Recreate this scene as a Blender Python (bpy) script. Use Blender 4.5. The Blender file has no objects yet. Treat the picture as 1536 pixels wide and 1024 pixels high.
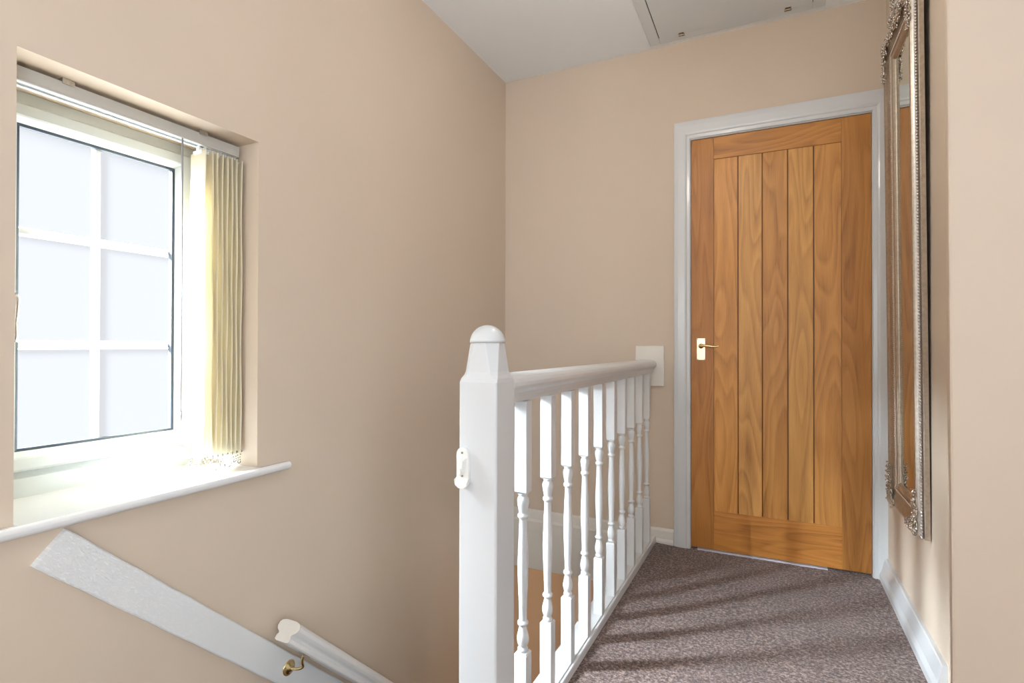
import bpy, bmesh, math, random
from mathutils import Vector, Matrix
random.seed(7)
C = bpy.context.scene.collection
PI = math.pi
H = 0.981            # camera height above the landing carpet

# ------------------------------------------------------------------ materials
def new_mat(name):
    m = bpy.data.materials.new(name); m.use_nodes = True
    nt = m.node_tree; nt.nodes.clear()
    out = nt.nodes.new('ShaderNodeOutputMaterial')
    b = nt.nodes.new('ShaderNodeBsdfPrincipled')
    nt.links.new(b.outputs[0], out.inputs[0])
    return m, nt, b, out

def N(nt, typ, **kw):
    n = nt.nodes.new(typ)
    for k, v in kw.items():
        if k in n.inputs: n.inputs[k].default_value = v
        else: setattr(n, k, v)
    return n

def ramp(nt, fac, stops):
    r = nt.nodes.new('ShaderNodeValToRGB')
    el = r.color_ramp.elements
    while len(el) < len(stops): el.new(0.5)
    for e, (p, c) in zip(el, stops):
        e.position = p; e.color = (*c, 1)
    nt.links.new(fac, r.inputs[0])
    return r

def paint(name, col, rough=.6, bump=.15, scale=60, vary=.04, spec=.4, coat=0.0, bdist=.002, stretch=(1,1,1)):
    m, nt, b, out = new_mat(name)
    tc = N(nt, 'ShaderNodeTexCoord')
    mp = N(nt, 'ShaderNodeMapping'); mp.inputs['Scale'].default_value = stretch
    nt.links.new(tc.outputs['Object'], mp.inputs[0])
    n1 = N(nt, 'ShaderNodeTexNoise', Scale=scale, Detail=4.0)
    n2 = N(nt, 'ShaderNodeTexNoise', Scale=2.2, Detail=2.0)
    nt.links.new(mp.outputs[0], n1.inputs['Vector']); nt.links.new(tc.outputs['Object'], n2.inputs['Vector'])
    lo = tuple(c*(1-vary) for c in col); hi = tuple(min(1, c*(1+vary)) for c in col)
    r = ramp(nt, n2.outputs['Fac'], [(.3, lo), (.7, hi)])
    nt.links.new(r.outputs[0], b.inputs['Base Color'])
    b.inputs['Roughness'].default_value = rough
    b.inputs['Specular IOR Level'].default_value = spec
    b.inputs['Coat Weight'].default_value = coat
    bp = N(nt, 'ShaderNodeBump', Strength=bump, Distance=bdist)
    nt.links.new(n1.outputs['Fac'], bp.inputs['Height'])
    nt.links.new(bp.outputs[0], b.inputs['Normal'])
    return m

M = {}
WALL = (.65, .54, .432)
M['wall'] = paint('beige_wall_paint', WALL, .55, .12, 45, .015, .35)
M['ceiling'] = paint('white_ceiling_paint', (.92, .955, .99), .8, .12, 50, .01, .2)
M['hatch'] = paint('off_white_hatch_paint', (.73, .765, .79), .5, .08, 60, .01, .4)
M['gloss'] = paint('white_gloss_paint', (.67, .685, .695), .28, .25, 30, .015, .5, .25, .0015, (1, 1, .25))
M['railgloss'] = paint('bright_white_gloss_paint', (.90, .90, .89), .28, .2, 30, .01, .5, .25, .0015)
M['creamgloss'] = paint('aged_white_gloss_paint', (.79, .75, .685), .3, .2, 40, .02, .5, .2, .0015)
M['upvc'] = paint('white_plastic_window_frame', (.60, .63, .61), .3, .03, 80, .01, .5)
M['sill'] = paint('white_gloss_sill_paint', (.85, .86, .86), .25, .25, 25, .01, .5, .3, .0015)
M['plastic'] = paint('white_plastic', (.86, .85, .82), .35, .02, 80, .01, .5)
M['alu'] = paint('pale_grey_aluminium_track', (.50, .49, .46), .45, .02, 80, .02, .5)
M['slot'] = paint('blue_grey_track_slot', (.22, .28, .30), .4, .02, 80, .02, .5)
M['wandgrey'] = paint('grey_plastic_wand', (.30, .30, .31), .4, .02, 80, .02, .4)
M['gasket'] = paint('dark_rubber_gasket', (.03, .04, .055), .5, .02, 80, .02, .4)
M['dark'] = paint('dark_gap', (.03, .018, .01), .8, .02, 80, .02, .2)
M['darkback'] = paint('dark_brown_backing', (.035, .022, .014), .8, .02, 80, .02, .2)
M['lower'] = paint('warm_lower_hall_paint', (.62, .46, .32), .6, .1, 45, .02, .3)

def brushed_board():
    m, nt, b, out = new_mat('white_gloss_board_with_brush_marks')
    uv = N(nt, 'ShaderNodeUVMap')
    mp = N(nt, 'ShaderNodeMapping'); mp.inputs['Scale'].default_value = (70, 210, 1)
    nt.links.new(uv.outputs[0], mp.inputs[0])
    mp.inputs['Rotation'].default_value = (0, 0, .25)
    n = N(nt, 'ShaderNodeTexNoise', Scale=1.0, Detail=3.0, Roughness=.6)
    nt.links.new(mp.outputs[0], n.inputs['Vector'])
    sx = N(nt, 'ShaderNodeSeparateXYZ'); nt.links.new(uv.outputs[0], sx.inputs[0])
    # lumpy old brushwork near the top end only
    fall = N(nt, 'ShaderNodeMapRange'); fall.inputs['From Min'].default_value = .55; fall.inputs['From Max'].default_value = .05
    nt.links.new(sx.outputs['X'], fall.inputs[0])
    st = N(nt, 'ShaderNodeMapRange'); st.inputs['From Min'].default_value = .48; st.inputs['From Max'].default_value = .62
    nt.links.new(n.outputs['Fac'], st.inputs[0])
    mu = N(nt, 'ShaderNodeMath', operation='MULTIPLY')
    nt.links.new(fall.outputs[0], mu.inputs[0]); nt.links.new(st.outputs[0], mu.inputs[1])
    r = ramp(nt, mu.outputs[0], [(0, (.83, .85, .86)), (1, (.95, .96, .97))])
    nt.links.new(r.outputs[0], b.inputs['Base Color'])
    b.inputs['Roughness'].default_value = .3; b.inputs['Coat Weight'].default_value = .2
    bp = N(nt, 'ShaderNodeBump', Strength=.7, Distance=.0015)
    nt.links.new(mu.outputs[0], bp.inputs['Height']); nt.links.new(bp.outputs[0], b.inputs['Normal'])
    return m
M['board'] = brushed_board()

def oak():
    m, nt, b, out = new_mat('oiled_oak')
    uv = N(nt, 'ShaderNodeUVMap')                      # U across the board, V along the grain
    def mapped(sx, sy):
        mp = N(nt, 'ShaderNodeMapping'); mp.inputs['Scale'].default_value = (sx, sy, 1)
        nt.links.new(uv.outputs[0], mp.inputs[0]); return mp.outputs[0]
    big = N(nt, 'ShaderNodeTexNoise', Scale=1.0, Detail=1.0, Roughness=.4, Distortion=.25)
    nt.links.new(mapped(9.0, 1.1), big.inputs['Vector'])
    mul = N(nt, 'ShaderNodeMath', operation='MULTIPLY'); mul.inputs[1].default_value = 11.0
    nt.links.new(big.outputs['Fac'], mul.inputs[0])
    fr = N(nt, 'ShaderNodeMath', operation='FRACT'); nt.links.new(mul.outputs[0], fr.inputs[0])
    rings = ramp(nt, fr.outputs[0], [(0, (0, 0, 0)), (.12, (.15, .15, .15)), (.78, (.75, .75, .75)), (1, (0, 0, 0))])
    fine = N(nt, 'ShaderNodeTexNoise', Scale=1.0, Detail=5.0, Roughness=.65)
    nt.links.new(mapped(330, 9), fine.inputs['Vector'])
    med = N(nt, 'ShaderNodeTexNoise', Scale=1.0, Detail=3.0)
    nt.links.new(mapped(22, 1.6), med.inputs['Vector'])
    a1 = N(nt, 'ShaderNodeMath', operation='MULTIPLY'); a1.inputs[1].default_value = .28
    nt.links.new(rings.outputs[0], a1.inputs[0])
    a2 = N(nt, 'ShaderNodeMath', operation='MULTIPLY_ADD'); a2.inputs[1].default_value = .52
    nt.links.new(fine.outputs['Fac'], a2.inputs[0]); nt.links.new(a1.outputs[0], a2.inputs[2])
    a3 = N(nt, 'ShaderNodeMath', operation='MULTIPLY_ADD'); a3.inputs[1].default_value = .55
    nt.links.new(med.outputs['Fac'], a3.inputs[0]); nt.links.new(a2.outputs[0], a3.inputs[2])
    r = ramp(nt, a3.outputs[0], [(.34, (.32, .135, .030)), (.54, (.56, .268, .068)), (.70, (.67, .338, .092)), (.94, (.78, .42, .13))])
    vc = N(nt, 'ShaderNodeVertexColor', layer_name='tone')
    mx = N(nt, 'ShaderNodeMix', data_type='RGBA', blend_type='MULTIPLY')
    mx.inputs['Factor'].default_value = 1
    nt.links.new(r.outputs[0], mx.inputs[6]); nt.links.new(vc.outputs[0], mx.inputs[7])
    nt.links.new(mx.outputs[2], b.inputs['Base Color'])
    b.inputs['Roughness'].default_value = .42
    bp = N(nt, 'ShaderNodeBump', Strength=.12, Distance=.001)
    nt.links.new(a2.outputs[0], bp.inputs['Height']); nt.links.new(bp.outputs[0], b.inputs['Normal'])
    return m
M['oak'] = oak()

def carpet():
    m, nt, b, out = new_mat('brown_cut_pile_carpet')
    tc = N(nt, 'ShaderNodeTexCoord')
    n1 = N(nt, 'ShaderNodeTexNoise', Scale=260.0, Detail=3.0, Roughness=.7)
    n2 = N(nt, 'ShaderNodeTexNoise', Scale=110.0, Detail=2.0, Roughness=.6)
    n3 = N(nt, 'ShaderNodeTexNoise', Scale=5.0, Detail=3.0)
    for n in (n1, n2, n3): nt.links.new(tc.outputs['Object'], n.inputs['Vector'])
    mx = N(nt, 'ShaderNodeMath', operation='MULTIPLY_ADD'); mx.inputs[1].default_value = .55
    nt.links.new(n2.outputs['Fac'], mx.inputs[0])
    h = N(nt, 'ShaderNodeMath', operation='MULTIPLY'); h.inputs[1].default_value = .45
    nt.links.new(n1.outputs['Fac'], h.inputs[0]); nt.links.new(h.outputs[0], mx.inputs[2])
    r = ramp(nt, mx.outputs[0], [(.38, (.040, .021, .016)), (.50, (.140, .088, .075)), (.61, (.35, .26, .23))])
    r3 = ramp(nt, n3.outputs['Fac'], [(.35, (.86, .84, .83)), (.65, (1.06, 1.05, 1.05))])
    mm = N(nt, 'ShaderNodeMix', data_type='RGBA', blend_type='MULTIPLY'); mm.inputs['Factor'].default_value = 1
    nt.links.new(r.outputs[0], mm.inputs[6]); nt.links.new(r3.outputs[0], mm.inputs[7])
    nt.links.new(mm.outputs[2], b.inputs['Base Color'])
    b.inputs['Roughness'].default_value = .95; b.inputs['Specular IOR Level'].default_value = .1
    b.inputs['Sheen Weight'].default_value = .25
    bp = N(nt, 'ShaderNodeBump', Strength=.8, Distance=.006)
    nt.links.new(mx.outputs[0], bp.inputs['Height']); nt.links.new(bp.outputs[0], b.inputs['Normal'])
    return m
M['carpet'] = carpet()

def metal(name, col, rough, bump=0, scale=200):
    m, nt, b, out = new_mat(name)
    tc = N(nt, 'ShaderNodeTexCoord')
    n = N(nt, 'ShaderNodeTexNoise', Scale=scale, Detail=3.0); nt.links.new(tc.outputs['Object'], n.inputs['Vector'])
    r = ramp(nt, n.outputs['Fac'], [(.3, tuple(c*.8 for c in col)), (.7, col)])
    nt.links.new(r.outputs[0], b.inputs['Base Color'])
    b.inputs['Metallic'].default_value = 1; b.inputs['Roughness'].default_value = rough
    if bump:
        bp = N(nt, 'ShaderNodeBump', Strength=bump, Distance=.001)
        nt.links.new(n.outputs['Fac'], bp.inputs['Height']); nt.links.new(bp.outputs[0], b.inputs['Normal'])
    return m
M['brass'] = metal('polished_brass', (.90, .72, .38), .24)
M['silverleaf'] = metal('champagne_silver_leaf', (.56, .48, .39), .50, .3, 90)
M['ornament'] = metal('antique_silver_ornament', (.70, .65, .59), .17, .2, 300)
M['bead'] = metal('bright_silver_beading', (.80, .78, .75), .25)
M['softsilver'] = metal('silver_moulding', (.70, .67, .62), .42, .1, 90)
M['darksilver'] = metal('dark_silver_hollow', (.26, .22, .18), .5)  # darker silver for the groove behind the outer bead row
M['strip'] = paint('pale_daylight_line', (.78, .80, .90), .35, .1, 80, .05, .5)  # pale colour stands in for daylight seen under the door
M['hinge'] = metal('tarnished_brass_hinge', (.33, .27, .20), .4)
M['chrome'] = metal('satin_metal', (.62, .60, .58), .3)
m, nt, b, out = new_mat('mirror_silvering'); b.inputs['Base Color'].default_value = (.80, .84, .80, 1)
b.inputs['Metallic'].default_value = 1; b.inputs['Roughness'].default_value = .01; M['mirror'] = m
m, nt, b, out = new_mat('bead_chain_plastic'); b.inputs['Base Color'].default_value = (.42, .41, .38, 1)
b.inputs['Metallic'].default_value = .6; b.inputs['Roughness'].default_value = .2; M['chain'] = m

def translucent(name, col, mix, diffcol=None, transp=0.0, tint=(1, 1, 1)):
    m = bpy.data.materials.new(name); m.use_nodes = True
    nt = m.node_tree; nt.nodes.clear()
    out = nt.nodes.new('ShaderNodeOutputMaterial')
    d = N(nt, 'ShaderNodeBsdfDiffuse'); d.inputs[0].default_value = (*(diffcol or col), 1)
    t = N(nt, 'ShaderNodeBsdfTranslucent'); t.inputs[0].default_value = (*col, 1)
    x = N(nt, 'ShaderNodeMixShader'); x.inputs[0].default_value = mix
    nt.links.new(d.outputs[0], x.inputs[1]); nt.links.new(t.outputs[0], x.inputs[2])
    last = x
    if transp:
        tr = N(nt, 'ShaderNodeBsdfTransparent'); tr.inputs[0].default_value = (*tint, 1)
        y = N(nt, 'ShaderNodeMixShader'); y.inputs[0].default_value = transp
        nt.links.new(x.outputs[0], y.inputs[1]); nt.links.new(tr.outputs[0], y.inputs[2]); last = y
    nt.links.new(last.outputs[0], out.inputs[0])
    return m
M['vane'] = translucent('cream_blind_fabric', (.92, .84, .60), .25, (.88, .81, .64))
M['pane'] = translucent('frosted_window_glass', (.9, .92, 1.0), .96, (.8, .82, .85), .996)
M['bar'] = translucent('white_glazing_bar', (.95, .97, .96), .02, (.9, .92, .9))

# ------------------------------------------------------------------ mesh helpers
def tag(o, label=None, cat=None, group=None, kind=None):
    if label: o['label'] = label
    if cat: o['category'] = cat
    if group: o['group'] = group
    if kind: o['kind'] = kind
    return o

def obj(name, bm, mats, parent=None, smooth=False, bevel=0, seg=2, angle=30):
    bmesh.ops.recalc_face_normals(bm, faces=bm.faces[:])
    me = bpy.data.meshes.new(name); bm.to_mesh(me); bm.free()
    o = bpy.data.objects.new(name, me); C.objects.link(o)
    for mm in (mats if isinstance(mats, (list, tuple)) else [mats]): me.materials.append(mm)
    if parent: o.parent = parent
    if smooth:
        for p in me.polygons: p.use_smooth = True
    if bevel:
        md = o.modifiers.new('bevel', 'BEVEL'); md.width = bevel; md.segments = seg
        md.limit_method = 'ANGLE'; md.angle_limit = math.radians(angle); md.harden_normals = False
    return o

def empty(name, loc=(0, 0, 0)):
    o = bpy.data.objects.new(name, None); C.objects.link(o)
    o.location = loc; o.empty_display_size = .05
    return o

def box(bm, x0, x1, y0, y1, z0, z1, mi=0):
    vs = [bm.verts.new((x, y, z)) for x in (x0, x1) for y in (y0, y1) for z in (z0, z1)]
    fs = []
    for f in ((0, 1, 3, 2), (4, 6, 7, 5), (0, 4, 5, 1), (2, 3, 7, 6), (0, 2, 6, 4), (1, 5, 7, 3)):
        fc = bm.faces.new([vs[i] for i in f]); fc.material_index = mi; fs.append(fc)
    return vs, fs

def B(*boxes):
    bm = bmesh.new()
    for b_ in boxes: box(bm, *b_)
    return bm

def loft(bm, rings, closed=True, caps=True, mi=0):
    R = [[bm.verts.new(p) for p in r] for r in rings]
    n = len(R[0])
    for a, b_ in zip(R, R[1:]):
        for i in range(n if closed else n-1):
            f = bm.faces.new((a[i], a[(i+1) % n], b_[(i+1) % n], b_[i])); f.material_index = mi
    if caps:
        for r in (R[0], R[-1]):
            f = bm.faces.new(r); f.material_index = mi
    return R

def lathe(bm, prof, cx, cy, seg=20, caps=True, mi=0, mat=None):
    rings = []
    for r, z in prof:
        rings.append([(cx+r*math.cos(2*PI*i/seg), cy+r*math.sin(2*PI*i/seg), z) for i in range(seg)])
    if mat is not None:
        rings = [[mat @ Vector(p) for p in r] for r in rings]
    return loft(bm, rings, True, caps, mi)

def sphere(bm, c, r, sub=1, sc=(1, 1, 1), rot=None):
    mt = Matrix.Translation(c)
    if rot is not None: mt = mt @ rot
    mt = mt @ Matrix.Diagonal((r*sc[0], r*sc[1], r*sc[2], 1))
    bmesh.ops.create_icosphere(bm, subdivisions=sub, radius=1, matrix=mt)

def tube(bm, pts, r, seg=10, caps=True):
    pts = [Vector(p) for p in pts]
    rr = r if isinstance(r, (list, tuple)) else [r]*len(pts)
    rings = []
    up = Vector((0, 0, 1)); prev = None
    for i, p in enumerate(pts):
        t = (pts[min(i+1, len(pts)-1)]-pts[max(i-1, 0)]).normalized()
        a = prev if prev is not None else (up if abs(t.dot(up)) < .9 else Vector((1, 0, 0)))
        n = (a - t*a.dot(t)).normalized(); prev = n
        b_ = t.cross(n)
        rings.append([p+rr[i]*(math.cos(2*PI*k/seg)*n+math.sin(2*PI*k/seg)*b_) for k in range(seg)])
    loft(bm, rings, True, caps)

def extrude(bm, prof, place, s0, s1, mi=0):
    """prof: list of 2D pts, place(a,b,s)->3D"""
    return loft(bm, [[place(a, b_, s) for a, b_ in prof] for s in (s0, s1)], True, True, mi)

# ------------------------------------------------------------------ main dimensions
XL, XR, XN = -1.3525, .4444, .32
D, ZC = 2.74, 2.465
YB = -3.4
# window opening in the left wall
WY0, WY1, WZ0, WZ1 = .5416, 1.105, .600, 1.5735
WZ1 = .981+.5927

# ------------------------------------------------------------------ shell
tag(obj('wall_left', B((XL-.26, XL, YB-.2, WY0, -2.6, ZC+.1), (XL-.26, XL, WY1, 4.4, -2.6, ZC+.1),
                       (XL-.26, XL, WY0, WY1, -2.6, WZ0), (XL-.26, XL, WY0, WY1, WZ1, ZC+.1)), M['wall']),
    'beige painted stairwell wall with the recessed window', None, None, 'structure')
tag(obj('wall_back', B((XL, -.363, D, D+.11, -.24, ZC), (-.363, .404, D, D+.11, 1.985, ZC), (.404, XR, D, D+.11, -.24, ZC),
                       ), M['wall']),
    'beige painted wall holding the oak door', None, None, 'structure')
tag(obj('wall_right', B((XR, XR+.2, 1.86, D+.11, -.24, ZC)), M['wall']),
    'beige painted wall behind the tall silver mirror', None, None, 'structure')
XE = 1.35              # the space round the viewer is wider than the passage
bm = bmesh.new()
def lean(z): return (1.25-z)*.004
loft(bm, [[(.2857+lean(z), 1.2, z), (XE+.1, 1.2, z), (XE+.1, 1.9, z), (.4475+lean(z), 1.9, z)] for z in (-.24, ZC)])
tag(obj('wall_near', bm, M['wall'], bevel=.004), 'pale beige wall end at the right of the photo, nearest the viewer', None, None, 'structure')
tag(obj('wall_outer', B((XE, XE+.1, YB-.2, -1.6, -.24, ZC+.1), (XE, XE+.1, -.3, 1.3, -.24, ZC+.1), (XE, XE+.1, -1.6, -.3, -.24, .7), (XE, XE+.1, -1.6, -.3, 2.0, ZC+.1)), M['wall']), 'beige wall to the right of the viewer', None, None, 'structure')
# wall behind the viewer pierced by an added window for fill light
RX0, RX1, RZ0, RZ1 = -1.2, .4, .5, 2.1
tag(obj('wall_rear', B((XL, RX0, YB-.2, YB, -.24, ZC+.1), (RX1, XE, YB-.2, YB, -.24, ZC+.1),
                       (RX0, RX1, YB-.2, YB, -.24, RZ0), (RX0, RX1, YB-.2, YB, RZ1, ZC+.1)), M['wall']),
    'beige wall behind the viewer', None, None, 'structure')
w2 = tag(empty('added_window_rear', ((RX0+RX1)/2, YB-.1, RZ0)), 'plain white window added behind the viewer for fill light', None, None, 'structure')
xm = (RX0+RX1)/2
o = obj('window_frame', B(*[(a-xm, b_-xm, -.03, .03, c-RZ0, d-RZ0) for a, b_, c, d in
    ((RX0, RX0+.06, RZ0, RZ1), (RX1-.06, RX1, RZ0, RZ1), (RX0+.06, RX1-.06, RZ0, RZ0+.06), (RX0+.06, RX1-.06, RZ1-.06, RZ1), (xm-.03, xm+.03, RZ0+.06, RZ1-.06))]), M['upvc'], w2)

w3 = tag(empty('added_window_side', (XE+.05, -.95, .7)), 'plain white window added to the right of the viewer for fill light', None, None, 'structure')  # unseen window added to go with the fill from the right
obj('window_frame', B((-.03, .03, -.65, -.59, 0, 1.3), (-.03, .03, .59, .65, 0, 1.3), (-.03, .03, -.59, .59, 0, .06), (-.03, .03, -.59, .59, 1.24, 1.3)), M['upvc'], w3)
# ceiling with a slightly wandering paint line against the walls
tag(obj('ceiling', B((XL, XE+.1, YB-.2, D+.11, ZC, ZC+.1)), M['ceiling']), 'white painted ceiling with a loft hatch', None, None, 'structure')

# floor: landing (slightly uneven carpet) with the stair void beside it
bm = bmesh.new()
xs = [-.545+i*(XR+.05+.545)/24 for i in range(25)]+[XE+.05]
ys = [YB+i*(D+.15-YB)/60 for i in range(61)]
def fz(x, y):
    k = min(1, max(0, (D-y)/1.34)); l = min(1, max(0, (.42-x)/.96))
    return -.003 + .033*k*l + .011*max(0, 1-(x+.545)/.22)
g = [[bm.verts.new((x, y, fz(x, y))) for y in ys] for x in xs]
for i in range(len(xs)-1):
    for j in range(len(ys)-1):
        bm.faces.new((g[i][j], g[i+1][j], g[i+1][j+1], g[i][j+1]))
lo = [[bm.verts.new((x, y, -.03)) for y in (ys[0], ys[-1])] for x in (xs[0], xs[-1])]
bm.faces.new((lo[0][0], lo[1][0], lo[1][1], lo[0][1]))
bm.faces.new([g[0][j] for j in range(len(ys))] + [lo[0][1], lo[0][0]])
bm.faces.new([g[-1][j] for j in range(len(ys)-1, -1, -1)] + [lo[1][0], lo[1][1]])
bm.faces.new([g[i][0] for i in range(len(xs)-1, -1, -1)] + [lo[0][0], lo[1][0]])
bm.faces.new([g[i][-1] for i in range(len(xs))] + [lo[1][1], lo[0][1]])
tag(obj('floor', bm, M['carpet']), 'mottled brown carpet on the landing', None, None, 'structure')
tag(obj('floor', B((-.545, XE, YB, D, -.24, -.03), (XL, XR, D, 4.4, -.24, -.03), (XL, -.545, YB, .1, -.24, -.003)), M['lower']),
    'floor slab under the landing', None, None, 'structure')

# winder steps and straight flight going down beside the wall
bm = bmesh.new()
xi = -.585
steps = [(.10, .40, -.20), (.40, .70, -.40), (.70, 1.0, -.60)]
for a, b_, z in steps: box(bm, XL, xi, a, b_, -2.6, z)
for i in range(9): box(bm, XL, xi, 1.0+.215*i, 1.0+.215*(i+1), -2.6, -.80-.2*i)
tag(obj('stairs', bm, M['carpet'], bevel=.015, seg=3), 'carpeted stairs going down under the sloping handrail', None, None, 'structure')
tag(obj('trim_1', B((-.60, -.545, 1.03, D, -.24, .012), (-.60, -.545, .1, 1.03, -.24, -.004))  , M['gloss']), 'white fascia board along the edge of the landing under the balusters', None, None, 'structure')
# lower hall seen between the balusters
tag(obj('wall_lower', B((XL, XR+.2, 3.7, 3.8, -2.6, -.24)), M['lower']), 'warm beige wall of the hall downstairs', None, None, 'structure')
tag(obj('wall_lower_right', B((-.56, -.5, .1, 2.74, -2.6, -.24), (XR, XR+.2, 1.15, 3.8, -2.6, -.24)), M['lower']), 'wall under the landing', None, None, 'structure')
tag(obj('floor', B((XL, XR, 2.9, 3.8, -2.7, -2.6)), M['carpet']), 'downstairs floor', None, None, 'structure')
d2 = tag(empty('door_2', (-.95, 3.7, -2.6)), 'door frame and dark door in the hall downstairs, seen between the balusters', None, None, 'structure')

# skirting and apron boards
def skirt_prof(h, t): return [(0, 0), (t, 0), (t, h*.45), (t*.62, h*.56), (t*.5, h*.9), (t*.3, h), (0, h)]
bm = bmesh.new()
extrude(bm, [(a, b_-.035) for a, b_ in skirt_prof(.112, .019)], lambda a, b_, s: (s, D-a, b_), XL, -.4265)
tag(obj('baseboard_back', bm, M['creamgloss']), 'cream white skirting along the wall left of the door', None, None, 'structure')
bm = bmesh.new()
extrude(bm, [(0, -.03), (.030, -.03), (.030, .022), (.0225, .041), (.013, .086), (.010, .091), (0, .091)], lambda a, b_, s: (XR-a, s, b_), 1.88, D-.0)
tag(obj('baseboard_right', bm, M['gloss']), 'white skirting under the mirror wall', None, None, 'structure')
tag(obj('trim_2', B((XL, -.60, D-.014, D, -.245, -.036)), M['creamgloss'], bevel=.002), 'cream apron board under the skirting at the head of the stairwell', None, None, 'structure')

# ------------------------------------------------------------------ window in the left wall
win = tag(empty('window_1', (XL-.22, (WY0+WY1)/2, .617)), 'white plastic casement window with frosted glass and glazing bars in a deep recess', None, None, 'structure')
wx, wy, wz = win.location
def rel(bm, loc):
    bmesh.ops.translate(bm, verts=bm.verts[:], vec=-Vector(loc)); return bm
def ring_frame(prof, y0, y1, z0, z1):
    """prof: (inset, x) closed polyline swept round the rectangle with mitred corners"""
    bm = bmesh.new()
    rings = []
    for (cy, cz, sy, sz) in ((y0, z0, 1, 1), (y1, z0, -1, 1), (y1, z1, -1, -1), (y0, z1, 1, -1)):
        rings.append([bm.verts.new((x, cy+sy*i, cz+sz*i)) for i, x in prof])
    n = len(prof)
    for k in range(4):
        a, b_ = rings[k], rings[(k+1) % 4]
        for i in range(n): bm.faces.new((a[i], a[(i+1) % n], b_[(i+1) % n], b_[i]))
    return bm
fx = -1.585
bm = ring_frame([(0, fx-.05), (0, fx), (.048, fx), (.052, fx-.004), (.066, fx-.012), (.066, fx-.05)], WY0+.001, WY1-.001, .617, WZ1-.001)
obj('window_frame', rel(bm, win.location), M['upvc'], win)
sx0 = -1.57
SY0, SY1, SZ0, SZ1 = .592, 1.0545, .683, 1.545
bm = ring_frame([(0, sx0-.0365), (0, sx0-.007), (.006, sx0), (.030, sx0), (.034, sx0-.003), (.046, sx0-.020), (.046, sx0-.0365)], SY0, SY1, SZ0, SZ1)
sash = obj('sash', rel(bm, win.location), M['upvc'], win)
bm = ring_frame([(0, sx0-.036), (0, sx0-.019), (.006, sx0-.022), (.006, sx0-.036)], SY0+.0455, SY1-.0455, SZ0+.0455, SZ1-.0455)
obj('gasket', rel(bm, win.location), M['gasket'], win)
GY0, GY1, GZ0, GZ1 = SY0+.046, SY1-.046, SZ0+.046, SZ1-.046
bm = B((sx0-.034, sx0-.0335, GY0, GY1, GZ0, GZ1))
obj('glass_pane', rel(bm, win.location), M['pane'], win)
# glazing bars behind the pane
def bar(y0, y1, z0, z1, vert):
    bm = bmesh.new(); x1, x0 = (sx0-.038, sx0-.05) if vert else (sx0-.0375, sx0-.0505)
    if vert:
        c, w = (y0+y1)/2, (y1-y0)/2
        extrude(bm, [(c-w, x0), (c-w*.55, x1), (c+w*.55, x1), (c+w, x0)], lambda a, b_, s: (b_, a, s), z0, z1)
    else:
        c, w = (z0+z1)/2, (z1-z0)/2
        extrude(bm, [(c-w, x0), (c-w*.55, x1), (c+w*.55, x1), (c+w, x0)], lambda a, b_, s: (b_, s, a), y0, y1)
    return bm
obj('glazing_bar', rel(bar(.806, .828, GZ0, GZ1, True), win.location), M['bar'], win)
for zc in (1.2500, .978):
    obj('glazing_bar', rel(bar(GY0, GY1, zc-.011, zc+.011, False), win.location), M['bar'], win)
# handle on the hinge-free stile
bm = bmesh.new()
box(bm, sx0, sx0+.010, .600, .617, 1.00, 1.075)
hd = obj('handle_plate', rel(bm, win.location), M['chrome'], win, bevel=.004)
bm = bmesh.new()
tube(bm, [(sx0+.008, .612, 1.085), (sx0+.02, .6165, 1.085), (sx0+.028, .6185, 1.08)], [.009, .009, .0085], 10)
tube(bm, [(sx0+.028, .6185, 1.095), (sx0+.030, .6185, 1.085), (sx0+.031, .618, 1.06), (sx0+.031, .6165, 1.03), (sx0+.031, .6165, 1.0), (sx0+.030, .617, .985)],
     [.004, .0085, .0065, .0045, .0055, .0055], 10)
obj('handle', rel(bm, win.location), M['chrome'], win, smooth=True)
# sill board
bm = bmesh.new()
sp = [(-1.60, .598), (-1.60, .620), (-1.330, .6235), (-1.3235, .621), (-1.320, .614), (-1.3215, .606), (-1.327, .601), (-1.336, .598)]
extrude(bm, sp, lambda a, b_, s: (a, s, b_), WY0+.0005, WY1-.0005)
extrude(bm, [(max(a, XL), b_) for a, b_ in sp], lambda a, b_, s: (a, s, b_+.0002), .43, 1.203)
tag(obj('trim_3', bm, M['sill'], bevel=.002), 'white gloss window sill board with a rounded nose', None, None, 'structure')

# ------------------------------------------------------------------ vertical blind
bl = tag(empty('vertical_blind', (-1.44, .82, 1.5735)), 'cream vertical blind drawn to the right side of the window, hung from a slim rail', 'blind')
HZ0, HZ1 = 1.535, 1.565
bm = B((-1.462, -1.420, .545, 1.0935, HZ0+.004, HZ1), (-1.425, -1.420, .545, 1.0935, HZ0-.001, HZ0+.004), (-1.462, -1.457, .545, 1.0935, HZ0-.001, HZ0+.004))
obj('headrail', rel(bm, bl.location), M['alu'], bl, bevel=.001)
obj('track_slot', rel(B((-1.448, -1.434, .547, 1.0, HZ0+.002, HZ0+.0045)), bl.location), M['slot'], bl)
bm = B((-1.457, -1.449, .547, 1.0915, HZ0-.001, HZ0+.004), (-1.433, -1.425, .547, 1.0915, HZ0-.001, HZ0+.004))
obj('track_lip', rel(bm, bl.location), M['plastic'], bl)
for y in (.66, .98):
    bm = bmesh.new(); extrude(bm, [(-1.463, HZ1), (-1.4175, HZ1), (-1.4175, HZ1-.005), (-1.4165, HZ1-.005), (-1.4165, HZ1+.0085), (-1.463, HZ1+.0085)], lambda a, b_, q: (a, q, b_), y-.012, y+.012)
    obj('ceiling_clip', rel(bm, bl.location), M['chrome'], bl)
VZ0, VZ1 = .662, 1.520
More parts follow.
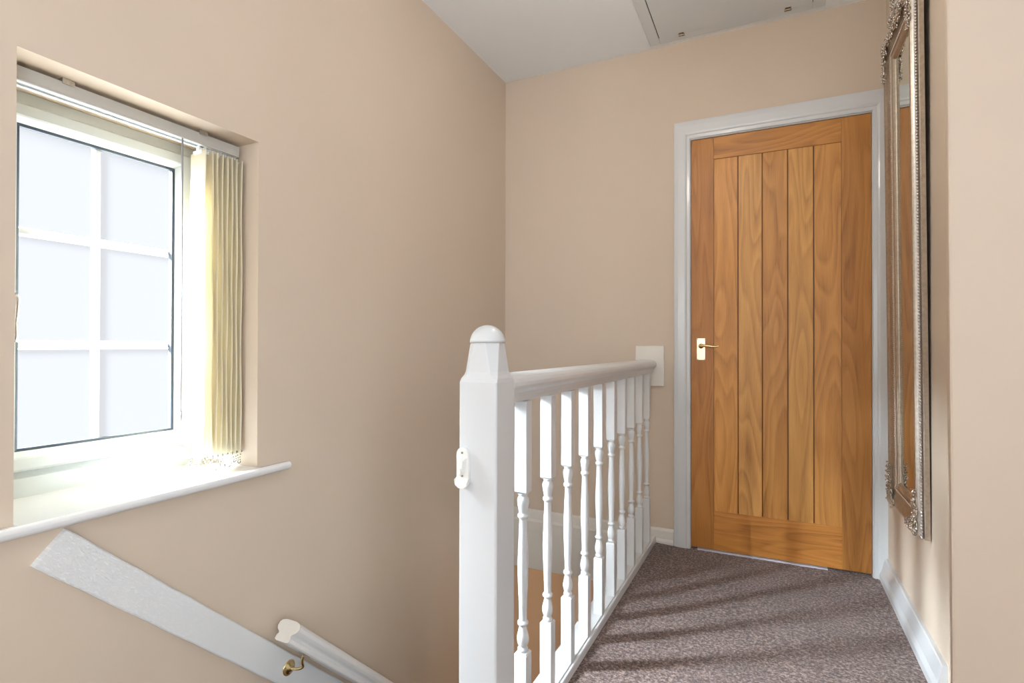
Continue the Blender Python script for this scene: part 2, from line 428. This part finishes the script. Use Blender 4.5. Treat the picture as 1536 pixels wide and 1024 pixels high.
for k in range(8):
    y = .985+.0152*k + (0 if k else -.004)
    ang = .10 if k else .18
    bm = bmesh.new(); rings = []
    nz = 16; nx = 8
    zb = VZ0 - (.012 if k == 0 else 0)
    G = []
    for i in range(nz+1):
        z = zb+(VZ1-zb)*i/nz; row = []
        for j in range(nx+1):
            t = (j/nx-.5)*.089
            a = ang + (.28*max(0, 1-i/2.2) if k == 0 else 0)
            sag = .0035*math.cos(t/.089*PI)*(1 if k % 2 else .6) + .0015*math.sin(i*.9+k*1.7)
            x = -1.4435+t*math.cos(a) ; yy = y + t*math.sin(a)*-1 + sag
            row.append((x, yy, z))
        G.append(row)
    def put(off):
        return [[bm.verts.new((x, yy+off, z)) for x, yy, z in r] for r in G]
    A = put(0); Bk = put(.0012)
    for V, fl in ((A, 0), (Bk, 1)):
        for i in range(nz):
            for j in range(nx):
                q = (V[i][j], V[i][j+1], V[i+1][j+1], V[i+1][j])
                bm.faces.new(q if not fl else q[::-1])
    for i in range(nz):
        bm.faces.new((A[i][0], A[i+1][0], Bk[i+1][0], Bk[i][0])); bm.faces.new((A[i][nx], Bk[i][nx], Bk[i+1][nx], A[i+1][nx]))
    for j in range(nx):
        bm.faces.new((A[0][j], Bk[0][j], Bk[0][j+1], A[0][j+1])); bm.faces.new((A[nz][j], A[nz][j+1], Bk[nz][j+1], Bk[nz][j]))
    v = obj('vane', rel(bm, bl.location), M['vane'], bl, smooth=True)
    bm = B((-1.450, -1.438, y-.001, y+.004, VZ1-.004, HZ0+.003), (-1.462, -1.426, y-.002, y+.005, VZ1-.006, VZ1+.002))
    obj('vane_clip', rel(bm, bl.location), M['plastic'], bl, bevel=.0008)
for xx in (-1.402, -1.486):
    bm = bmesh.new()
    for k in range(8):
        y = .985+.0152*k
        sphere(bm, (xx, y, VZ0+.006), .0038, 1)
        if k < 7:
            for q in range(1, 13):
                t = q/13; d = .034*(1-(2*t-1)**2) + .006*math.sin(k*2.1)
                sphere(bm, (xx+.003*math.sin(q+k), y+.0152*t, VZ0+.006-d), .0021, 1)
    obj('bead_chain', rel(bm, bl.location), M['chain'], bl, smooth=True)
bm = bmesh.new()
tube(bm, [(-1.425, .925, HZ0+.003), (-1.425, .925, .9), (-1.425, .925, .80)], .0024, 8)
tube(bm, [(-1.425, .925, .80), (-1.425, .925, .775)], [.004, .0045], 8)
obj('wand', rel(bm, bl.location), M['wandgrey'], bl, smooth=True)

# ------------------------------------------------------------------ sloping board and handrail on the left wall
sd = Vector((0, .7245, -.689)); su = Vector((0, .689, .7245))
o0 = Vector((XL, .597, .561))
bm = bmesh.new()
L, w = 3.1, .0412
uvl = bm.loops.layers.uv.new('UVMap')
nseg = 60; rings = []
for i in range(nseg+1):
    s = L*i/nseg; wob = .0008*math.sin(i*1.9)
    ring = []
    for a, b_ in ((0, -w), (.0145, -w), (.0175, -w+.003), (.0175, w-.003), (.0145, w), (0, w)):
        ring.append((o0+sd*(s-(.004*math.sin(b_*80) if i == 0 else 0))+su*(b_+(wob if b_ > 0 else -wob))+Vector((a, 0, 0)), s, b_))
    rings.append(ring)
R = loft(bm, [[p[0] for p in r] for r in rings])
info = {}
for rv, ri in zip(R, rings):
    for v, p in zip(rv, ri): info[v] = (p[1], p[2])
for f in bm.faces:
    for l in f.loops: l[uvl].uv = info[l.vert]
tag(obj('backing_board', bm, M['board']), 'white gloss board sloping down the left wall behind the brass bracket', 'board')

wh = tag(empty('wall_handrail', (-1.285, 1.155, .135)), 'white moulded handrail sloping down the left wall on a brass bracket', 'handrail')
hp = [(-.020, -.027), (.020, -.027), (.027, -.024), (.028, -.014), (.024, -.008), (.026, -.004), (.036, .002), (.041, .010), (.040, .020), (.033, .027), (.018, .031),
      (-.018, .031), (-.033, .027), (-.040, .020), (-.041, .010), (-.036, .002), (-.026, -.004), (-.024, -.008), (-.028, -.014), (-.027, -.024)]
ro = Vector((-1.285, 1.155, .135))
bm = bmesh.new()
rr = loft(bm, [[ro+sd*s+su*b_+Vector((a, 0, 0)) for a, b_ in hp] for s in (0, 2.4)])
for f in bm.faces:
    f.smooth = False
obj('rail', rel(bm, ro), M['railgloss'], wh, bevel=.0015)
bm = bmesh.new()
loft(bm, [[ro+sd*s+su*b_*1.02+Vector((a*1.02, 0, 0)) for a, b_ in hp] for s in (-.003, .0005)])
e_ = obj('end_face', rel(bm, ro), M['creamgloss'], wh); e_['label'] = 'cream coloured end of the rail'
rose = Vector((-1.335, 1.2076, -.011))
bm = bmesh.new()
rot = Matrix.Translation(rose) @ Matrix.Rotation(PI/2, 4, 'Y')
lathe(bm, [(.0, 0), (.023, 0), (.023, .002), (.020, .004), (.0185, .0035), (.016, .0055), (.010, .0075), (.0085, .010), (.0, .0105)][1:-1], 0, 0, 28, True, 0, rot)
for k in range(3):
    a = 2*PI*k/3+.5
    sphere(bm, rose+Vector((.0045, .0165*math.cos(a), .0165*math.sin(a))), .003, 1, (.5, 1, 1))
br = obj('wall_rose', rel(bm, ro), M['brass'], wh, smooth=True)
tp = ro+sd*.118+su*(-.029)
pts = [rose+Vector((.005, 0, 0)), rose+Vector((.018, .004, -.002)), rose+Vector((.034, .010, -.001)), rose+Vector((.045, .016, .005)), Vector((tp.x-.003, tp.y-.006, tp.z-.018)), Vector((tp.x, tp.y-.001, tp.z))]
# smooth the arm
def smooth_pts(p, n=3):
    for _ in range(n):
        q = [p[0]]
        for a, b_ in zip(p, p[1:]): q += [a*.75+b_*.25, a*.25+b_*.75]
        p = q+[p[-1]]
    return p
bm = bmesh.new(); tube(bm, smooth_pts([Vector(p) for p in pts], 2), .0042, 12)
obj('bracket_arm', rel(bm, ro), M['brass'], wh, smooth=True)
bm = bmesh.new()
loft(bm, [[tp+sd*(a)+Vector((b_, 0, 0))+su*c for a, b_ in ((-.022, -.008), (.022, -.008), (.022, .008), (-.022, .008))] for c in (0, .0025)])
obj('saddle_plate', rel(bm, ro), M['chrome'], wh)

# ------------------------------------------------------------------ balustrade
bal = tag(empty('balustrade', (-.553, 1.034, .0)), 'white painted landing balustrade of turned spindles with a chunky domed newel post', 'balustrade')
BO = bal.location
NX, NY = -.553, 1.034
def octo(hw, c, z):
    return [(NX+x, NY+y, z) for x, y in ((-hw+c, -hw), (hw-c, -hw), (hw, -hw+c), (hw, hw-c), (hw-c, hw), (-hw+c, hw), (-hw, hw-c), (-hw, -hw+c))]
bm = bmesh.new()
loft(bm, [octo(.045, .0035, -1.0), octo(.045, .0035, .902), octo(.0435, .0065, .910), octo(.0405, .0105, .917), octo(.039, .0125, .924), octo(.0355, .0215, .980), octo(.0345, .0215, .985)])
newel = obj('newel_post', rel(bm, BO), M['gloss'], bal, bevel=.0012)
bm = bmesh.new()
R_ = .0385
lathe(bm, [(R_*math.cos(a), .9855+R_*.99*math.sin(a)) for a in [i*PI/2/10 for i in range(10)]]+[(.001, .9855+R_*.99)], NX, NY, 36)
obj('dome_cap', rel(bm, BO), M['gloss'], newel, smooth=True)

# base rail
def brz(y): return .058-(y-1.4)*.0165
bm = bmesh.new()
bp_ = [(-.588, -.03), (-.588, -.004), (-.585, .0), (-.518, .0), (-.516, .003), (-.5125, .003), (-.5105, .0), (-.510, -.032)]
loft(bm, [[(a, y, brz(y)+b_) for a, b_ in bp_] for y in (1.079, 1.5, 2.0, D-.019)])
obj('base_rail', rel(bm, BO), M['gloss'], bal, bevel=.0012)
# balusters
bx0, bx1 = -.552, -.520; bc = -.536
def make_baluster(yf):
    yc = yf+.016; zb = brz(yc)-.0005; bm = bmesh.new(); h = .016
    sh = zb-.036
    def sq(hw, z, c=.0012):
        return [(bc+x, yc+y, z) for x, y in ((-hw+c, -hw), (hw-c, -hw), (hw, -hw+c), (hw, hw-c), (hw-c, hw), (-hw+c, hw), (-hw, hw-c), (-hw, -hw+c))]
    loft(bm, [sq(h, zb), sq(h, .2435), sq(.0130, .2475)])
    loft(bm, [sq(.0130, .6265), sq(h, .6305), sq(h, .8470)])
    prof = [(.0105, .2460), (.0118, .2490), (.0128, .2520), (.0122, .2555), (.0100, .2580), (.0098, .2600), (.0118, .2640), (.0140, .2710), (.0145, .2790),
            (.0132, .2880), (.0108, .2970), (.0090, .3050), (.0088, .3085), (.0110, .3105), (.0132, .3130), (.0135, .3155), (.0128, .3185), (.0100, .3205), (.0092, .3230),
            (.0094, .3400), (.0104, .3700), (.0120, .4050), (.0131, .4350), (.0132, .4500), (.0125, .4750), (.0112, .5050), (.0098, .5400), (.0090, .5610),
            (.0092, .5640), (.0110, .5660), (.0132, .5690), (.0135, .5715), (.0128, .5745), (.0104, .5765), (.0100, .5790), (.0112, .5860), (.0132, .5960), (.0145, .6040),
            (.0140, .6110), (.0118, .6165), (.0100, .6185), (.0102, .6200), (.0124, .6225), (.0128, .6250), (.0112, .6285)]
    R1 = lathe(bm, prof, bc, yc, 20)
    return bm, yc
for k in range(10):
    bm, yc = make_baluster(1.1695+.15985*k)
    o = obj('baluster', rel(bm, BO), M['gloss'], bal)
    for p in o.data.polygons:
        p.use_smooth = len(p.vertices) == 4 and abs(p.normal.z) < .999 and max((Vector(o.data.vertices[i].co).xy+BO.xy-Vector((bc, yc))).length for i in p.vertices) < .0149
# little fillet strips between the balusters on the stair side
for k in range(9):
    y0 = 1.1695+.15985*k+.032; y1 = 1.1695+.15985*(k+1); bm = bmesh.new()
    loft(bm, [[(-.551, y, brz(y)-.0005), (-.521, y, brz(y)-.0005), (-.521, y, brz(y)+.004), (-.551, y, brz(y)+.004)] for y in (y0, y1)])
    obj('fillet_strip', rel(bm, BO), M['gloss'], bal, bevel=.001)
# top rail
rp = [(-.026, -.0325), (.026, -.0325), (.030, -.030), (.0315, -.018), (.034, -.010), (.040, -.004), (.045, .000), (.0475, .007), (.0475, .015), (.044, .023), (.036, .029), (.022, .0325),
      (-.022, .0325), (-.036, .029), (-.044, .023), (-.0475, .015), (-.0475, .007), (-.045, .000), (-.040, -.004), (-.034, -.010), (-.0315, -.018), (-.030, -.030)]
bm = bmesh.new()
loft(bm, [[(-.5550+a, y, zc+b_) for a, b_ in rp] for y, zc in ((1.078, .8815), (D-.018, .8760))])
o = obj('top_rail', rel(bm, BO), M['gloss'], bal, bevel=.001)
bm = B((-.6135, -.4715, D-.018, D, .778, .978))
obj('wall_block', rel(bm, BO), M['creamgloss'], bal, bevel=.0035)

# child gate catch screwed to the newel
gl = tag(empty('gate_catch', (-.5835, .989, .724)), 'small white plastic child gate catch screwed to the face of the newel post', 'gate catch')
def stadium(cx, cz, hw, hh, y, n=10):
    pts = []
    for k in range(n+1):
        a = PI*k/n; pts.append((cx+hw*math.cos(a), y, cz+hh-hw+hw*math.sin(a)))
    for k in range(n+1):
        a = PI+PI*k/n; pts.append((cx+hw*math.cos(a), y, cz-hh+hw+hw*math.sin(a)))
    return pts
GX, GZ = -.5835, .7245
bm = bmesh.new()
loft(bm, [stadium(GX, GZ, .0148, .0405, .989), stadium(GX, GZ, .0148, .0405, .981), stadium(GX, GZ, .0135, .0392, .9795)])
obj('plate', rel(bm, gl.location), M['plastic'], gl)
bm = bmesh.new()
loft(bm, [[(GX+a, .9797-d, GZ+c) for a, c in pr] for d, pr in ((0, ((-.011, .020), (0, .028), (.011, .020), (.008, -.012), (-.006, -.014))), (.009, ((-.007, .014), (0, .018), (.006, .013), (.004, -.006), (-.004, -.008))))])
box(bm, GX-.004, GX+.003, .967, .978, GZ-.016, GZ-.002)
obj('hook', rel(bm, gl.location), M['plastic'], gl, bevel=.001)
bm = bmesh.new()
pr = [(-.0165, -.022), (-.013, -.0245), (.012, -.0265), (.0165, -.022), (.014, -.036), (.006, -.0425), (-.006, -.0425), (-.014, -.036)]
pr2 = [(-.0165, -.026), (-.013, -.032), (.012, -.033), (.0165, -.026), (.014, -.038), (.006, -.044), (-.006, -.044), (-.014, -.038)]
loft(bm, [[(GX+a, .985, GZ+c) for a, c in pr], [(GX+a, .973, GZ+c) for a, c in pr2]])
obj('cup_lip', rel(bm, gl.location), M['plastic'], gl, bevel=.001)
for zz in (.030, -.0185):
    bm = bmesh.new(); rot = Matrix.Translation((GX, .9795, GZ+zz)) @ Matrix.Rotation(PI/2, 4, 'X')
    lathe(bm, [(.0026, 0), (.0024, .0012), (.0012, .0016)], 0, 0, 14, True, 0, rot)
    obj('screw', rel(bm, gl.location), M['hinge'], gl, smooth=True)

# ------------------------------------------------------------------ oak door
door = tag(empty('door_1', (.023, D, 0)), 'ledged oak internal door in a white architrave at the end of the landing', None, None, 'structure')
DO = door.location
AX0, AX1, AZ = -.350, .3945, 1.981
ap = [(0, 0), (0, .0165), (.006, .0185), (.020, .0200), (.050, .0190), (.056, .0170), (.060, .0135), (.072, .0120), (.0745, .0095), (.0745, 0)]  # from the outer edge inwards
def arch_pts(i, t):
    # i = distance in from outer edge, t = projection
    xo0, xo1, zo = AX0-.0745, AX1+.0745, AZ+.0845
    k = .0845/.0745
    y = D-t
    return [(xo0+i, y, -.03), (xo0+i, y, zo-i*k), (xo1-i, y, zo-i*k), (xo1-i, y, -.03)]
bm = bmesh.new()
cols = [[bm.verts.new(p) for p in arch_pts(i, t)] for i, t in ap]
for a, b_ in zip(cols, cols[1:]):
    for k in range(3): bm.faces.new((a[k], a[k+1], b_[k+1], b_[k]))
for v in bm.verts: v.co.x = min(v.co.x, XR)
obj('architrave', rel(bm, DO), M['gloss'], door)
bm = B((AX0-.013, AX0+.002, D-.003, D+.11, -.03, AZ-.002), (AX1-.002, AX1+.0095, D-.003, D+.11, -.03, AZ-.002), (AX0-.013, AX1+.0095, D-.003, D+.11, AZ-.004, AZ+.0035))
obj('door_lining', rel(bm, DO), M['gloss'], door)

DY0 = D+.003
dx0, dx1, dz0, dz1 = AX0+.0035, AX1-.0035, .0075, 1.9755
def wood_obj(name, boxes, parent, bevel=.0012):
    """boxes: (x0,x1,y0,y1,z0,z1,horizontal,tone)"""
    bm = bmesh.new(); uvl = bm.loops.layers.uv.new('UVMap'); cl = bm.loops.layers.color.new('tone')
    for (x0, x1, y0, y1, z0, z1, hz, tone) in boxes:
        vs, fs = box(bm, x0, x1, y0, y1, z0, z1)
        ou, ov = random.uniform(0, 40), random.uniform(0, 40)
        for f in fs:
            for l in f.loops:
                x, y, z = l.vert.co
                l[uvl].uv = (z+y+ou, x+ov) if hz else (x+y+ou, z+ov)
                l[cl] = (*tone, 1)
    return obj(name, rel(bm, DO), M['oak'], parent, bevel=bevel)
px0, px1, pz0, pz1 = -.2430, .2815, .190, 1.871
T = [(1, .95, .86), (1.04, 1.02, 1.0), (.94, .90, .84), (1.0, 1.0, .98), (.97, .93, .88)]
edges = [px0, -.136, -.0326, .0726, .1754, px1]
pl = []
for k in range(5):
    g0 = .0022 if k else 0; g1 = .0022 if k < 4 else 0
    pl.append((edges[k]+g0, edges[k+1]-g1, DY0+.006, DY0+.034, pz0-.004, pz1+.004, False, tuple(min(1, c) for c in T[k])))
pl.append((px0-.002, px1+.002, DY0+.0135, DY0+.0335, pz0-.003, pz1+.003, False, (.55, .45, .38)))
leaf = wood_obj('door_leaf', pl, door, .0015)
wood_obj('stile', [(dx0, px0, DY0, DY0+.04, dz0, dz1, False, (.86, .78, .68))], leaf)
wood_obj('stile', [(px1, dx1, DY0, DY0+.04, dz0, dz1, False, (.88, .82, .74))], leaf)
wood_obj('rail', [(px0, px1, DY0+.0003, DY0+.04, pz1, dz1, True, (.92, .86, .76))], leaf)
wood_obj('rail', [(px0, px1, DY0+.0003, DY0+.04, dz0, pz0, True, (.94, .86, .76))], leaf)
# pale strip coloured as the line of daylight under the leaf
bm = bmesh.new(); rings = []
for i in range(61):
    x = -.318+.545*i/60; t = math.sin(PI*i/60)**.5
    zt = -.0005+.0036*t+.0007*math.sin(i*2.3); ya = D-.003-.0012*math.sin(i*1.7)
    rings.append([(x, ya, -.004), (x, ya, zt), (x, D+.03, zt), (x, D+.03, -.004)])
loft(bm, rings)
tag(obj('daylight_strip', bm, M['strip']), 'thin pale strip coloured as the line of daylight under the oak door', None, None, 'structure')
# lever handle
hx, hz = -.3007, .962
bm = B((hx-.0195, hx+.0195, DY0-.003, DY0, .9095, 1.0145))
lh = obj('lever_handle', rel(B((hx-.0195, hx+.0195, DY0-.0035, DY0, .9095, 1.0145)), DO), M['brass'], door, bevel=.0015); bm.free()
bm = bmesh.new(); rot = Matrix.Translation((hx, DY0-.003, .977)) @ Matrix.Rotation(PI/2, 4, 'X')
lathe(bm, [(.0125, 0), (.012, .003), (.009, .006), (.008, .030), (.0085, .036)], 0, 0, 20, True, 0, rot)
pts = smooth_pts([Vector(p) for p in ((hx-.004, DY0-.036, .977), (hx+.012, DY0-.040, .9795), (hx+.035, DY0-.042, .9775), (hx+.058, DY0-.042, .974), (hx+.074, DY0-.041, .9735), (hx+.083, DY0-.040, .978))], 2)
n = len(pts)
rr_ = [.0075-.0045*i/(n-1) for i in range(n)]
tube(bm, pts, rr_, 10)
obj('lever', rel(bm, DO), M['brass'], lh, smooth=True)
for sx in (-1, 1):
    for z in (.9145, 1.0095):
        bm = bmesh.new(); rot = Matrix.Translation((hx+sx*.0145, DY0-.0033, z)) @ Matrix.Rotation(PI/2, 4, 'X')
        lathe(bm, [(.0026, 0), (.0022, .0009), (.001, .0011)], 0, 0, 12, True, 0, rot)
        obj('screw', rel(bm, DO), M['hinge'], lh, smooth=True)
# room beyond the door (only the strip of floor under the leaf shows)
tag(obj('wall_beyond', B((-.8, -.7, D+.11, 3.9, -.03, ZC), (.7, .8, D+.11, 3.9, -.03, ZC), (-.8, .8, 3.9, 4.0, -.03, ZC), (-.8, .8, D+.11, 4.0, ZC, ZC+.1), (.6444, .8, D+.0, D+.11, -.03, ZC)), M['ceiling']),
    'walls of the room behind the oak door', None, None, 'structure')
tag(obj('floor', B((-.7, .7, D+.15, 3.9, -.03, -.004)), M['ceiling']), 'pale floor of the room behind the oak door', None, None, 'structure')

# ------------------------------------------------------------------ loft hatch
ht = tag(empty('loft_hatch', (-.158, 2.33, ZC)), 'off-white loft hatch with two small hinges set in the ceiling', 'loft hatch')
HX0, HX1, HY0, HY1 = -.534, .2175, 1.95, 2.7015
tw = .0495
bm = B((HX0, HX0+tw, HY0, HY1, ZC-.006, ZC), (HX1-tw, HX1, HY0, HY1, ZC-.006, ZC), (HX0+tw, HX1-tw, HY1-tw, HY1, ZC-.006, ZC), (HX0+tw, HX1-tw, HY0, HY0+tw, ZC-.006, ZC))
obj('hatch_frame', rel(bm, ht.location), M['hatch'], ht, bevel=.0015)
bm = B((HX0+tw+.0045, HX1-tw-.003, HY0+tw+.004, HY1-tw-.0012, ZC-.0075, ZC-.0005))
obj('hatch_panel', rel(bm, ht.location), M['hatch'], ht, bevel=.001)
obj('hatch_gap', rel(B((HX0+tw, HX1-tw, HY0+tw, HY1-tw, ZC-.0012, ZC-.0002)), ht.location), M['dark'], ht)
for hxx in (-.379, .0715):
    bm = bmesh.new(); yy = HY1-tw
    for s, (l0, l1) in ((-1, (.013, .010)), (1, (.011, .014))):
        loft(bm, [[(hxx-a, yy+s*b_, z) for a, b_ in ((l0, .001), (-l0, .001), (-l1, .014), (l1, .014))] for z in (ZC-.0095, ZC-.0070)])
    tube(bm, [(hxx-.014, yy, ZC-.0105), (hxx+.014, yy, ZC-.0105)], .0028, 8)
    for s in (-1, 1):
        for a in (-.007, .007): sphere(bm, (hxx+a, yy+s*.008, ZC-.0097), .0018, 1)
    obj('hinge', rel(bm, ht.location), M['hinge'], ht)

# ------------------------------------------------------------------ mirror, hung with its top tipped slightly off the wall
mr = tag(empty('wall_mirror', (XR, 2.2655, .385)), 'tall narrow mirror in an ornate champagne silver frame on the right wall', 'mirror')
# local axes: x = out of wall (towards -X world), y = along the wall, z = up; origin at bottom back edge
MW, MH = .449, 1.745
hw = MW/2
def mswept(prof, mi=0):
    """prof (inset, projection) swept round the rectangle"""
    bm = bmesh.new(); cols = []
    for (cy, cz, sy, sz) in ((-hw, 0, 1, 1), (hw, 0, -1, 1), (hw, MH, -1, -1), (-hw, MH, 1, -1)):
        cols.append([bm.verts.new((-t, cy+sy*i, cz+sz*i)) for i, t in prof])
    n = len(prof)
    for k in range(4):
        a, b_ = cols[k], cols[(k+1) % 4]
        for i in range(n-1): bm.faces.new((a[i], a[i+1], b_[i+1], b_[i]))
    return bm
mprof = [(0, 0), (0, .0125), (.002, .0145), (.006, .0150), (.0075, .0185), (.0085, .0250), (.0105, .0290), (.0130, .0330), (.0175, .0350), (.0230, .0345), (.0275, .0320),
         (.034, .0275), (.045, .0235), (.055, .0215), (.062, .0225), (.066, .0240), (.070, .0225), (.073, .0190), (.081, .0185), (.085, .0200), (.089, .0185), (.0945, .0125), (.096, .008), (.096, 0)]
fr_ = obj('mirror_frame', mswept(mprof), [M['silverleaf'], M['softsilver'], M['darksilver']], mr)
nsg = len(mprof)-1
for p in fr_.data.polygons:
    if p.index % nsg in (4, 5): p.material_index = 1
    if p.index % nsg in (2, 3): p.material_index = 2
bm = B((-.0105, -.006, -hw+.090, hw-.090, .090, MH-.090))
obj('mirror_glass', bm, M['mirror'], mr)
bm = B((0.0, .002, -hw+.02, hw-.02, .03, MH-.02)); obj('backing', bm, M['darkback'], mr)
# bead rows
def bead_row(inset, proj, r, step):
    bm = bmesh.new()
    y0, y1, z0, z1 = -hw+inset, hw-inset, inset, MH-inset
    def run(p, q):
        n = int((Vector(q)-Vector(p)).length/step)
        for i in range(n): sphere(bm, Vector(p).lerp(Vector(q), i/n), r, 1, (1, 1, 1))
    c = [(-proj, y0, z0), (-proj, y1, z0), (-proj, y1, z1), (-proj, y0, z1)]
    for k in range(4): run(c[k], c[(k+1) % 4])
    return bm
o = obj('inner_beading', bead_row(.0665, .0228, .0028, .0072), M['bead'], mr, smooth=True)
o = obj('outer_beading', bead_row(.0050, .0205, .0041, .0098), M['bead'], mr, smooth=True)
def scroll_cluster(pts_, seed, spread=.012):
    """leafy relief: curling stems, petals and beads heaped along a set of points"""
    rnd = random.Random(seed); bm = bmesh.new()
    for (y, z, rad) in pts_:
        for q in range(5):
            a = rnd.uniform(0, 2*PI); d = rnd.uniform(0, spread)
            cy, cz = y+d*math.cos(a), z+d*math.sin(a)
            R0 = rad*rnd.uniform(.55, 1.0); st = rnd.uniform(0, 2*PI); sg = rnd.choice((-1, 1)); turns = rnd.uniform(1.0, 1.5)
            base = rnd.uniform(.030, .038)
            n = 12; pts = []; rad_ = []
            for k in range(n):
                t = k/(n-1); aa = st+sg*turns*2*PI*t; r_ = R0*(1-.8*t)
                pts.append((-(base+.006*t), cy+r_*math.cos(aa), cz+r_*math.sin(aa))); rad_.append(.0026*(1-.3*t))
            tube(bm, pts, rad_, 6)
        for q in range(6):
            a = rnd.uniform(0, 2*PI); d = rnd.uniform(0, spread+rad*.7)
            rt = Matrix.Rotation(rnd.uniform(0, PI), 4, 'X') @ Matrix.Rotation(rnd.uniform(-.5, .5), 4, 'Z')
            sphere(bm, (-rnd.uniform(.030, .040), y+d*math.cos(a), z+d*math.sin(a)), rad*rnd.uniform(.28, .5), 2, (.45, .42, 1.15), rt)
        for q in range(5):
            a = rnd.uniform(0, 2*PI); d = rnd.uniform(0, spread+rad*.8)
            sphere(bm, (-rnd.uniform(.036, .044), y+d*math.cos(a), z+d*math.sin(a)), rnd.uniform(.0025, .0045), 1)
    return bm
for i, (cy, cz, sy, sz) in enumerate(((-hw, 0, 1, 1), (hw, 0, -1, 1), (hw, MH, -1, -1), (-hw, MH, 1, -1))):
    pt = [(cy+sy*.022, cz+sz*.022, .017)]
    for k in range(1, 6): pt.append((cy+sy*.020, cz+sz*(.022+.024*k), .016-.0018*k))
    for k in range(1, 5): pt.append((cy+sy*(.022+.022*k), cz+sz*.020, .016-.002*k))
    pt.append((cy+sy*.045, cz+sz*.045, .012))
    if sy > 0: pt = [p for p in pt if p[0] > -hw+.019]
    obj('corner_ornament', scroll_cluster(pt, 11+i), M['ornament'], mr, smooth=True)
pt = []
for k in range(-4, 5):
    e = 1-abs(k)/5
    pt.append((k*.024, MH-.028, .010+.006*e))
    if abs(k) < 4: pt.append((k*.022, MH-.004+.03*e, .009+.007*e))
    if abs(k) < 2: pt.append((k*.018, MH+.045, .012))
obj('crest_ornament', scroll_cluster(pt, 33), M['ornament'], mr, smooth=True)
mr.rotation_euler = (0, -math.radians(.48), 0)
mr.location.x = XR-.003

# ------------------------------------------------------------------ hall downstairs
obj('architrave', B((-.035, .035, -.02, 0, 0, 2.3)), M['creamgloss'], d2)
d2.location.x = -1.245
obj('door_leaf', B((.26, .9, -.01, 0, 0, 2.05)), M['darkback'], d2)

# ------------------------------------------------------------------ light
def area(name, loc, rot, sx, sy, power, col):
    l = bpy.data.lights.new(name, 'AREA'); l.shape = 'RECTANGLE'; l.size = sx; l.size_y = sy
    l.energy = power; l.color = col
    o = bpy.data.objects.new(name, l); C.objects.link(o); o.location = loc; o.rotation_euler = rot
    return o
def point(name, loc, power, col, r=.05):
    l = bpy.data.lights.new(name, 'POINT'); l.energy = power; l.color = col; l.shadow_soft_size = r
    o = bpy.data.objects.new(name, l); C.objects.link(o); o.location = loc
    return o
sun = bpy.data.lights.new('overcast_daylight', 'SUN'); sun.energy = 145; sun.angle = math.radians(40); sun.color = (.80, .91, 1.0)
so = bpy.data.objects.new('overcast_daylight', sun); C.objects.link(so)
dv = Vector((1, .80, -.82)); so.rotation_euler = dv.to_track_quat('-Z', 'Y').to_euler(); so.location = (-5, 0, 3)
s2 = bpy.data.lights.new('upward_fill', 'SUN'); s2.energy = 14; s2.angle = math.radians(120); s2.color = (.9, .95, 1.0)  # second sun added to brighten the ceiling through the window
so2 = bpy.data.objects.new('upward_fill', s2); C.objects.link(so2); so2.location = (-5, 0, 0)
so2.rotation_euler = Vector((1, .25, .8)).to_track_quat('-Z', 'Y').to_euler()
area('rear_fill', ((RX0+RX1)/2, YB-.25, (RZ0+RZ1)/2), (-PI/2-.12, 0, PI), 1.6, 1.6, 42, (.76, .88, 1.0))  # soft fill added behind the camera, outside the added rear window
area('side_fill', (XE+.22, -.95, 1.35), (0, PI/2+.25, 0), 1.3, 1.3, 55, (.76, .88, 1.0))  # fill added from the right to brighten the left wall
point('ceiling_fill', (-.25, 1.55, 2.06), 8.2, (1.0, .95, .87), .09)  # unseen fill added over the passage to brighten ceiling and back wall
point('lower_hall_lamp', (-.2, 3.1, -.55), 9, (1.0, .80, .58), .05)
point('room_light', (0, 3.5, 1.6), 30, (.85, .92, 1.0), .1)

w = bpy.data.worlds.new('world'); bpy.context.scene.world = w; w.use_nodes = True
bg = w.node_tree.nodes['Background']; bg.inputs[0].default_value = (.93, .955, 1.0, 1); bg.inputs[1].default_value = .80

# ------------------------------------------------------------------ camera
cam = bpy.data.cameras.new('camera'); cam.sensor_fit = 'HORIZONTAL'; cam.sensor_width = 36
cam.lens = 810.38/1536*36; cam.clip_start = .02
co = bpy.data.objects.new('camera', cam); C.objects.link(co)
yaw, pitch, roll = math.radians(25.544), math.radians(.3546), math.radians(.1152)
f = Vector((-math.sin(yaw)*math.cos(pitch), math.cos(yaw)*math.cos(pitch), math.sin(pitch)))
r0 = Vector((math.cos(yaw), math.sin(yaw), 0)); u0 = r0.cross(f)
# image point (a,b) maps to a' = a cos r - b sin r etc.
r1 = r0*math.cos(roll)+u0*math.sin(roll); u1 = -r0*math.sin(roll)+u0*math.cos(roll)
mt = Matrix((r1, u1, -f)).transposed().to_4x4(); mt.translation = Vector((0, 0, H))
co.matrix_world = mt
sc = bpy.context.scene; sc.camera = co
sc.view_settings.view_transform = 'Standard'; sc.view_settings.look = 'None'
sc.view_settings.exposure = 0; sc.view_settings.gamma = 1; sc.view_settings.use_curve_mapping = False
